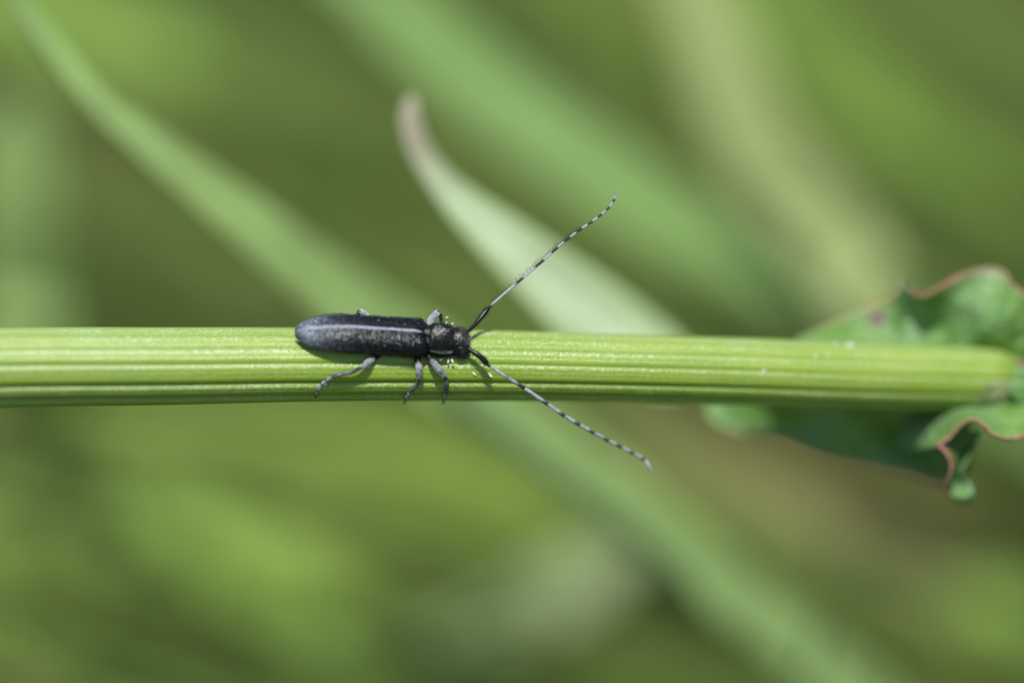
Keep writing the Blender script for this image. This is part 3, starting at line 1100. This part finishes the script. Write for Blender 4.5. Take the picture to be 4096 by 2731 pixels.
# legs: thigh, shin, foot
def leg(femur, fr, fdark, tibia, tr, tarsus, sr, label):
    o, P, Rr = limb('leg', femur, fr, lambda t, a: 0.02 + 0.62 * smooth(fdark - 0.03, fdark + 0.06, t) - 0.55 * smooth(0.95, 1.0, t), M_LEG, beetle, 6, 14)
    o['label'] = label
    for i in range(1, len(P) - 1):
        t = (P[i + 1] - P[i - 1]).normalized()
        fr_ = i / len(P)
        for _ in range(16):
            r = rdir(1); r = (r - t * r.dot(t)).normalized()
            if fr_ > fdark + 0.04:
                hair('white', P[i] + r * Rr[i], r * 0.12 + t, rh.uniform(8, 14), 1.8)
            else:
                hair('black', P[i] + r * Rr[i], r * 0.5 + t, rh.uniform(6, 11), 1.5)
    _, P, Rr = limb('shin', tibia, tr, lambda t, a: 0.05 + 0.50 * smooth(0.1, 0.3, t) - 0.35 * smooth(0.86, 1.0, t), M_LEG, o, 5, 12)
    for i in range(1, len(P) - 1):
        t = (P[i + 1] - P[i - 1]).normalized()
        for _ in range(9):
            r = rdir(1); r = (r - t * r.dot(t)).normalized()
            hair('grey' if rh.random() < 0.6 else 'black', P[i] + r * Rr[i], r * 0.35 + t, rh.uniform(7, 13), 1.5)
    # foot: three flattened lobes and a claw joint
    k = len(tarsus) - 1
    for j in range(k):
        p0, p1 = Vector(tarsus[j]), Vector(tarsus[j + 1])
        w = sr[j]
        rad = [w * 0.6, w * 0.85, w * 1.05, w * 0.8] if j < k - 1 else [w * 0.55, w * 0.6, w * 0.75, w * 0.3]
        limb('foot_segment', [p0, p0.lerp(p1, 0.35), p0.lerp(p1, 0.75), p1], rad,
             lambda t, a: 0.66 - 0.45 * smooth(0.75, 1.0, t), M_LEG, o, 3, 10)
    e0, e1 = Vector(tarsus[-2]), Vector(tarsus[-1])
    dr = (e1 - e0).normalized(); sd = Vector((-dr.y, dr.x, 0)).normalized()
    for q in (1, -1):
        limb('claw', [e1 - dr * 2, e1 + dr * 4 + sd * q * 4, e1 + dr * 9 + sd * q * 6 - Vector((0, 0, 3))], [2.4, 1.9, 0.5], lambda t, a: 0.0, M_BODY, o, 3, 6)
    return o


leg([z1(1150, 560, 25), z1(1090, 632, 48), z1(1010, 685, 70), zl(940, 738, 30), zl(862, 796, 30)], [9, 11, 13, 13, 9], 0.47,
    [zl(862, 796, 30), zl(830, 814, 27), zl(740, 852, 24), zl(620, 876, 19), zl(520, 908, 15)], [7, 7, 8.5, 9, 8],
    [zl(520, 908, 15), zl(452, 950, 11), zl(402, 992, 10), zl(356, 1055, 9), zl(333, 1132, 7)], [9, 8.5, 8, 6],
    'near hind leg stretched back across the stem')
leg([z1(1510, 560, 26), z1(1516, 640, 48), z1(1538, 735, 64), zl(1547, 830, 40), zl(1546, 918, 32)], [10, 13, 14.5, 14, 9.0], 0.50,
    [zl(1546, 916, 32), zl(1540, 945, 30), zl(1518, 1000, 25), zl(1482, 1040, 22), zl(1446, 1084, 14)], [7, 7, 8.5, 9, 8],
    [zl(1446, 1084, 14), zl(1424, 1115, 11), zl(1404, 1146, 10), zl(1390, 1178, 9), zl(1374, 1208, 9)], [9, 8.5, 8, 6],
    'near middle leg gripping the stem')
leg([z1(1640, 560, 22), z1(1660, 660, 46), z1(1716, 742, 60), zl(1785, 820, 40), zl(1846, 892, 34)], [10, 13, 15.5, 15, 9.5], 0.40,
    [zl(1846, 890, 34), zl(1862, 925, 32), zl(1874, 975, 28), zl(1874, 1030, 24), zl(1862, 1085, 14)], [7, 7.5, 8.5, 9, 9],
    [zl(1862, 1085, 14), zl(1852, 1115, 11), zl(1844, 1145, 10), zl(1836, 1178, 9), zl(1828, 1208, 9)], [9, 8.5, 8, 6],
    'near front leg gripping the stem')
leg([z1(1030, 330, -25), z1(1000, 280, -30), z1(960, 215, -34), z1(905, 160, -36), z1(858, 130, -38)], [9, 11, 11, 10, 8], 0.2,
    [z1(858, 130, -38), z1(838, 150, -50), z1(820, 200, -80), z1(800, 270, -115), z1(780, 330, -150)], [8.5, 8.5, 8, 8, 8],
    [z1(780, 330, -150), z1(760, 345, -172), z1(740, 360, -192), z1(720, 380, -208), z1(700, 405, -216)], [8, 8, 8, 6],
    'far hind leg with its dark knee showing above the wing cases')
leg([z1(1480, 370, -25), z1(1480, 340, -40), z1(1478, 310, -60), z1(1470, 285, -80), z1(1462, 275, -96)], [9, 10, 11, 10, 8], 0.2,
    [z1(1462, 275, -96), z1(1450, 280, -110), z1(1430, 300, -130), z1(1410, 330, -155), z1(1395, 360, -180)], [8, 8, 8, 8, 8],
    [z1(1395, 360, -180), z1(1380, 370, -196), z1(1365, 385, -210), z1(1350, 405, -222), z1(1340, 425, -230)], [8, 8, 8, 6],
    'far middle leg hidden behind the wing cases')
leg([z1(1620, 350, -22), z1(1655, 292, -28), z1(1692, 240, -32), z1(1732, 182, -34), z1(1772, 138, -36)], [11, 14, 16.5, 15, 9.5], 0.12,
    [z1(1772, 138, -38), z1(1790, 165, -52), z1(1803, 210, -76), z1(1808, 265, -106), z1(1806, 330, -140)], [8, 8.5, 9, 9, 9],
    [z1(1806, 330, -140), z1(1802, 355, -160), z1(1798, 380, -180), z1(1794, 405, -200), z1(1790, 430, -214)], [9, 9, 8.5, 6.5],
    'far front leg raised beside the thorax')

# hair on the body
for _ in range(8000):          # grey down lying on the wing cases, denser to the tip
    s = rh.choice((1, -1)); t = rh.random()
    if rh.random() > 0.02 + 0.8 * smooth(0.35, 0.95, t):
        continue
    th = math.radians(rh.uniform(4, 108))
    p = ely(s, t, th); q = ely(s, min(1, t + 0.01), th)
    n = (p - B(lerp(212, -324, t), 0, -10)).normalized()
    hair('grey', p + n * 1.0 * K, (q - p).normalized() + n * 0.18 + rdir(0.15), rh.uniform(7, 13), 1.1)
for _ in range(900):           # pale seam
    t = rh.uniform(0.06, 0.95); s = rh.choice((1, -1))
    th = math.radians(rh.uniform(0, 4.2))
    p = ely(s, t, th); q = ely(s, min(1, t + 0.01), th)
    hair('white', p + D_ * 0.5 * K, (q - p).normalized() + D_ * 0.08 + rdir(0.08), rh.uniform(10, 16), 2.0)
for _ in range(210):           # pale tufts standing in for sun glints on the pitted back beside the seam
    s = -1 if rh.random() < 0.97 else 1
    t = rh.uniform(0.06, 0.95)
    th = math.radians(abs(rh.gauss(20, 10)) + 6)
    p = ely(s, t, th)
    n = (p - B(lerp(212, -324, t), 0, -10)).normalized()
    for _ in range(2):
        hair('glint', p + n * 1.5 * K + rdir(1.2 * K), n * 0.5 - A_ * 0.6 + rdir(0.4), rh.uniform(3.5, 5.5), 2.6)
for _ in range(2600):          # black bristles standing on the front half
    s = rh.choice((1, -1)); t = rh.random() ** 1.5
    th = math.radians(rh.uniform(5, 108))
    p = ely(s, t, th)
    n = (p - B(lerp(212, -324, t), 0, -14)).normalized()
    hair('black', p, n * 0.9 - A_ * 0.5 + rdir(0.15), rh.uniform(7, 15) * (1.15 - 0.5 * t), 1.5)


def body_pt(a, th):
    d0, w, h = body_at(a)
    sn, cs = math.sin(th), math.cos(th)
    l = w * math.copysign(abs(sn) ** 0.9, sn); d = h * math.copysign(abs(cs) ** 0.9, cs)
    p = B(a, l, d0 + d)
    n = (L_ * (sn / w) + D_ * (cs / h)).normalized()
    return p, n


for _ in range(2400):          # thorax and head
    a = rh.uniform(214, 384); th = rh.uniform(-2.3, 2.3)
    p, n = body_pt(a, th)
    headness = smooth(312, 330, a)
    hair('black', p, n + A_ * 0.35 + rdir(0.25), rh.uniform(8, 17) + 9 * headness * rh.random(), 1.5)
for _ in range(120):           # cream patch on the thorax
    a = rh.gauss(246, 15); th = rh.gauss(0.14, 0.17)
    if a < 218: continue
    p, n = body_pt(a, th)
    hair('cream', p, n * 0.25 + A_ * 0.8 - L_ * 0.25 + rdir(0.3), rh.uniform(10, 18), 2.0)
for _ in range(420):           # cream side stripes
    s = rh.choice((1, -1)); a = rh.uniform(222, 305); th = s * rh.gauss(1.50, 0.05)
    p, n = body_pt(a, th)
    hair('cream', p, n * 0.2 + A_ + rdir(0.2), rh.uniform(9, 15), 1.8)
for _ in range(120):           # pale streak down the head
    a = rh.uniform(318, 376); th = rh.gauss(0.05 - 0.006 * (a - 320), 0.14)
    p, n = body_pt(a, th)
    hair('cream' if a < 345 else 'grey', p, n * 0.3 + A_ * 0.7 - L_ * 0.3 + rdir(0.3), rh.uniform(9, 16), 1.8)
for _ in range(260):           # loose pale hairs on the face and cheeks
    a = rh.uniform(335, 383); th = rh.uniform(-2.2, 2.2)
    p, n = body_pt(a, th)
    hair('grey', p, n * 0.8 + A_ * 0.7 + rdir(0.3), rh.uniform(10, 20), 1.4)

for kind, mat in (('glint', M_GLINT_HAIR), ('black', M_BLACK_HAIR), ('grey', M_GREY_HAIR), ('cream', M_CREAM_HAIR), ('white', M_WHITE_HAIR)):
    HV, HF = [], []
    for p, d, ln, wd in hairs[kind]:
        a = d.cross(EZ); a = a.normalized() if a.length > 1e-4 else EX.copy()
        b = a.cross(d).normalized()
        i0 = len(HV)
        curve = -EZ * 0.0
        for f, r in ((0, 1.0), (0.55, 0.75)):
            c = p + d * (ln * f)
            for ang in (0.0, 2.094, 4.189):
                HV.append(c + (a * math.cos(ang) + b * math.sin(ang)) * (wd * 0.5 * r))
        HV.append(p + d * ln)
        for k in range(3):
            k2 = (k + 1) % 3
            HF.append((i0 + k, i0 + k2, i0 + 3 + k2, i0 + 3 + k))
            HF.append((i0 + 3 + k, i0 + 3 + k2, i0 + 6))
    build('bristles' if kind == 'black' else 'down', HV, HF, mat, beetle, kind='stuff')

# ------------------------------------------------------------------ white flakes caught on hairs and lying on the stem
rf = random.Random(3)


def flake(px, py, z, ln, wd, ang, label, group=None):
    c = S(px, py, z)
    ca, sa = math.cos(math.radians(ang)), math.sin(math.radians(ang))
    u = dirw(ca, sa, 0.2).normalized(); v = dirw(-sa, ca, 0.35).normalized(); w = u.cross(v)
    FV, FF = [], []
    n = 9
    for side in (1, -1):
        for k in range(n):
            a = 2 * math.pi * k / n
            r = rf.uniform(0.75, 1.15)
            FV.append(c + (u * math.cos(a) * ln * 0.5 * r + v * math.sin(a) * wd * 0.5 * r + w * side * wd * 0.16 * rf.uniform(0.6, 1.2)) * K)
    top = len(FV); FV.append(c + w * wd * 0.34 * K); bot = len(FV); FV.append(c - w * wd * 0.34 * K)
    for k in range(n):
        k2 = (k + 1) % n
        FF.append((k, k2, n + k2, n + k)); FF.append((top, k2, k)); FF.append((bot, n + k, n + k2))
    o = build('white_flake', FV, FF, M_FLAKE, None, c, smooth_shade=False)
    tag(o, label, 'flake', group)


gA, gB, gC = 'white flakes caught above the beetle head', 'white flakes hanging below the beetle head', 'white flakes on the stem near the leaf'
for u, v, z, ln, wd, an, lb in ((1875, 203, -20, 13, 6, 0, 'flat white flake topmost above the beetle thorax'), (1868, 268, -10, 11, 6, 60, 'small white flake tilted on the bristles beside the far front knee'),
                                (1940, 276, -8, 12, 8, 80, 'white flake standing on the bristles between thorax and head')):
    q = z1(u, v, z); flake(q[0], q[1], z, ln, wd, an, lb, gA)
for u, v, z, ln, wd, an, lb in ((1890, 722, 40, 19, 8, 80, 'slim white flake hanging below the thorax, middle one of three'), (1938, 715, 42, 18, 10, 110, 'white flake hanging below the thorax, the one nearest the head'),
                                (1805, 700, 40, 13, 8, 30, 'small white flake hanging below the thorax beside the front leg')):
    q = z1(u, v, z); flake(q[0], q[1], z, ln, wd, an, lb, gB)
q = z1(2190, 862, 0); flake(q[0], q[1], on_stem(q[0], q[1]), 26, 8, -32, 'slim white flake on the stem left of the lower antenna', gB)
flake(1957, 1497, on_stem(1957, 1497), 34, 11, -42, 'longer white flake on the stem just beneath the bend of the lower antenna', gB)
for px, py, ln, wd, an, lb in ((3398, 1382, 34, 22, 10, 'largest white flake on the top edge of the stem before the leaf'), (3340, 1378, 14, 12, 0, 'dot-like white flake left of the largest one on the stem edge'),
                               (3262, 1428, 30, 11, 70, 'upright white flake on the right part of the stem'), (3310, 1424, 18, 9, 60, 'faint white flake between the upright one and the stem edge'),
                               (3055, 1484, 16, 14, 0, 'round white speck alone in the middle of the right stem half')):
    flake(px, py, on_stem(px, max(py, lin(STEM_C, px) - 0.96 * lin(STEM_R, px))), ln, wd, an, lb, gC)
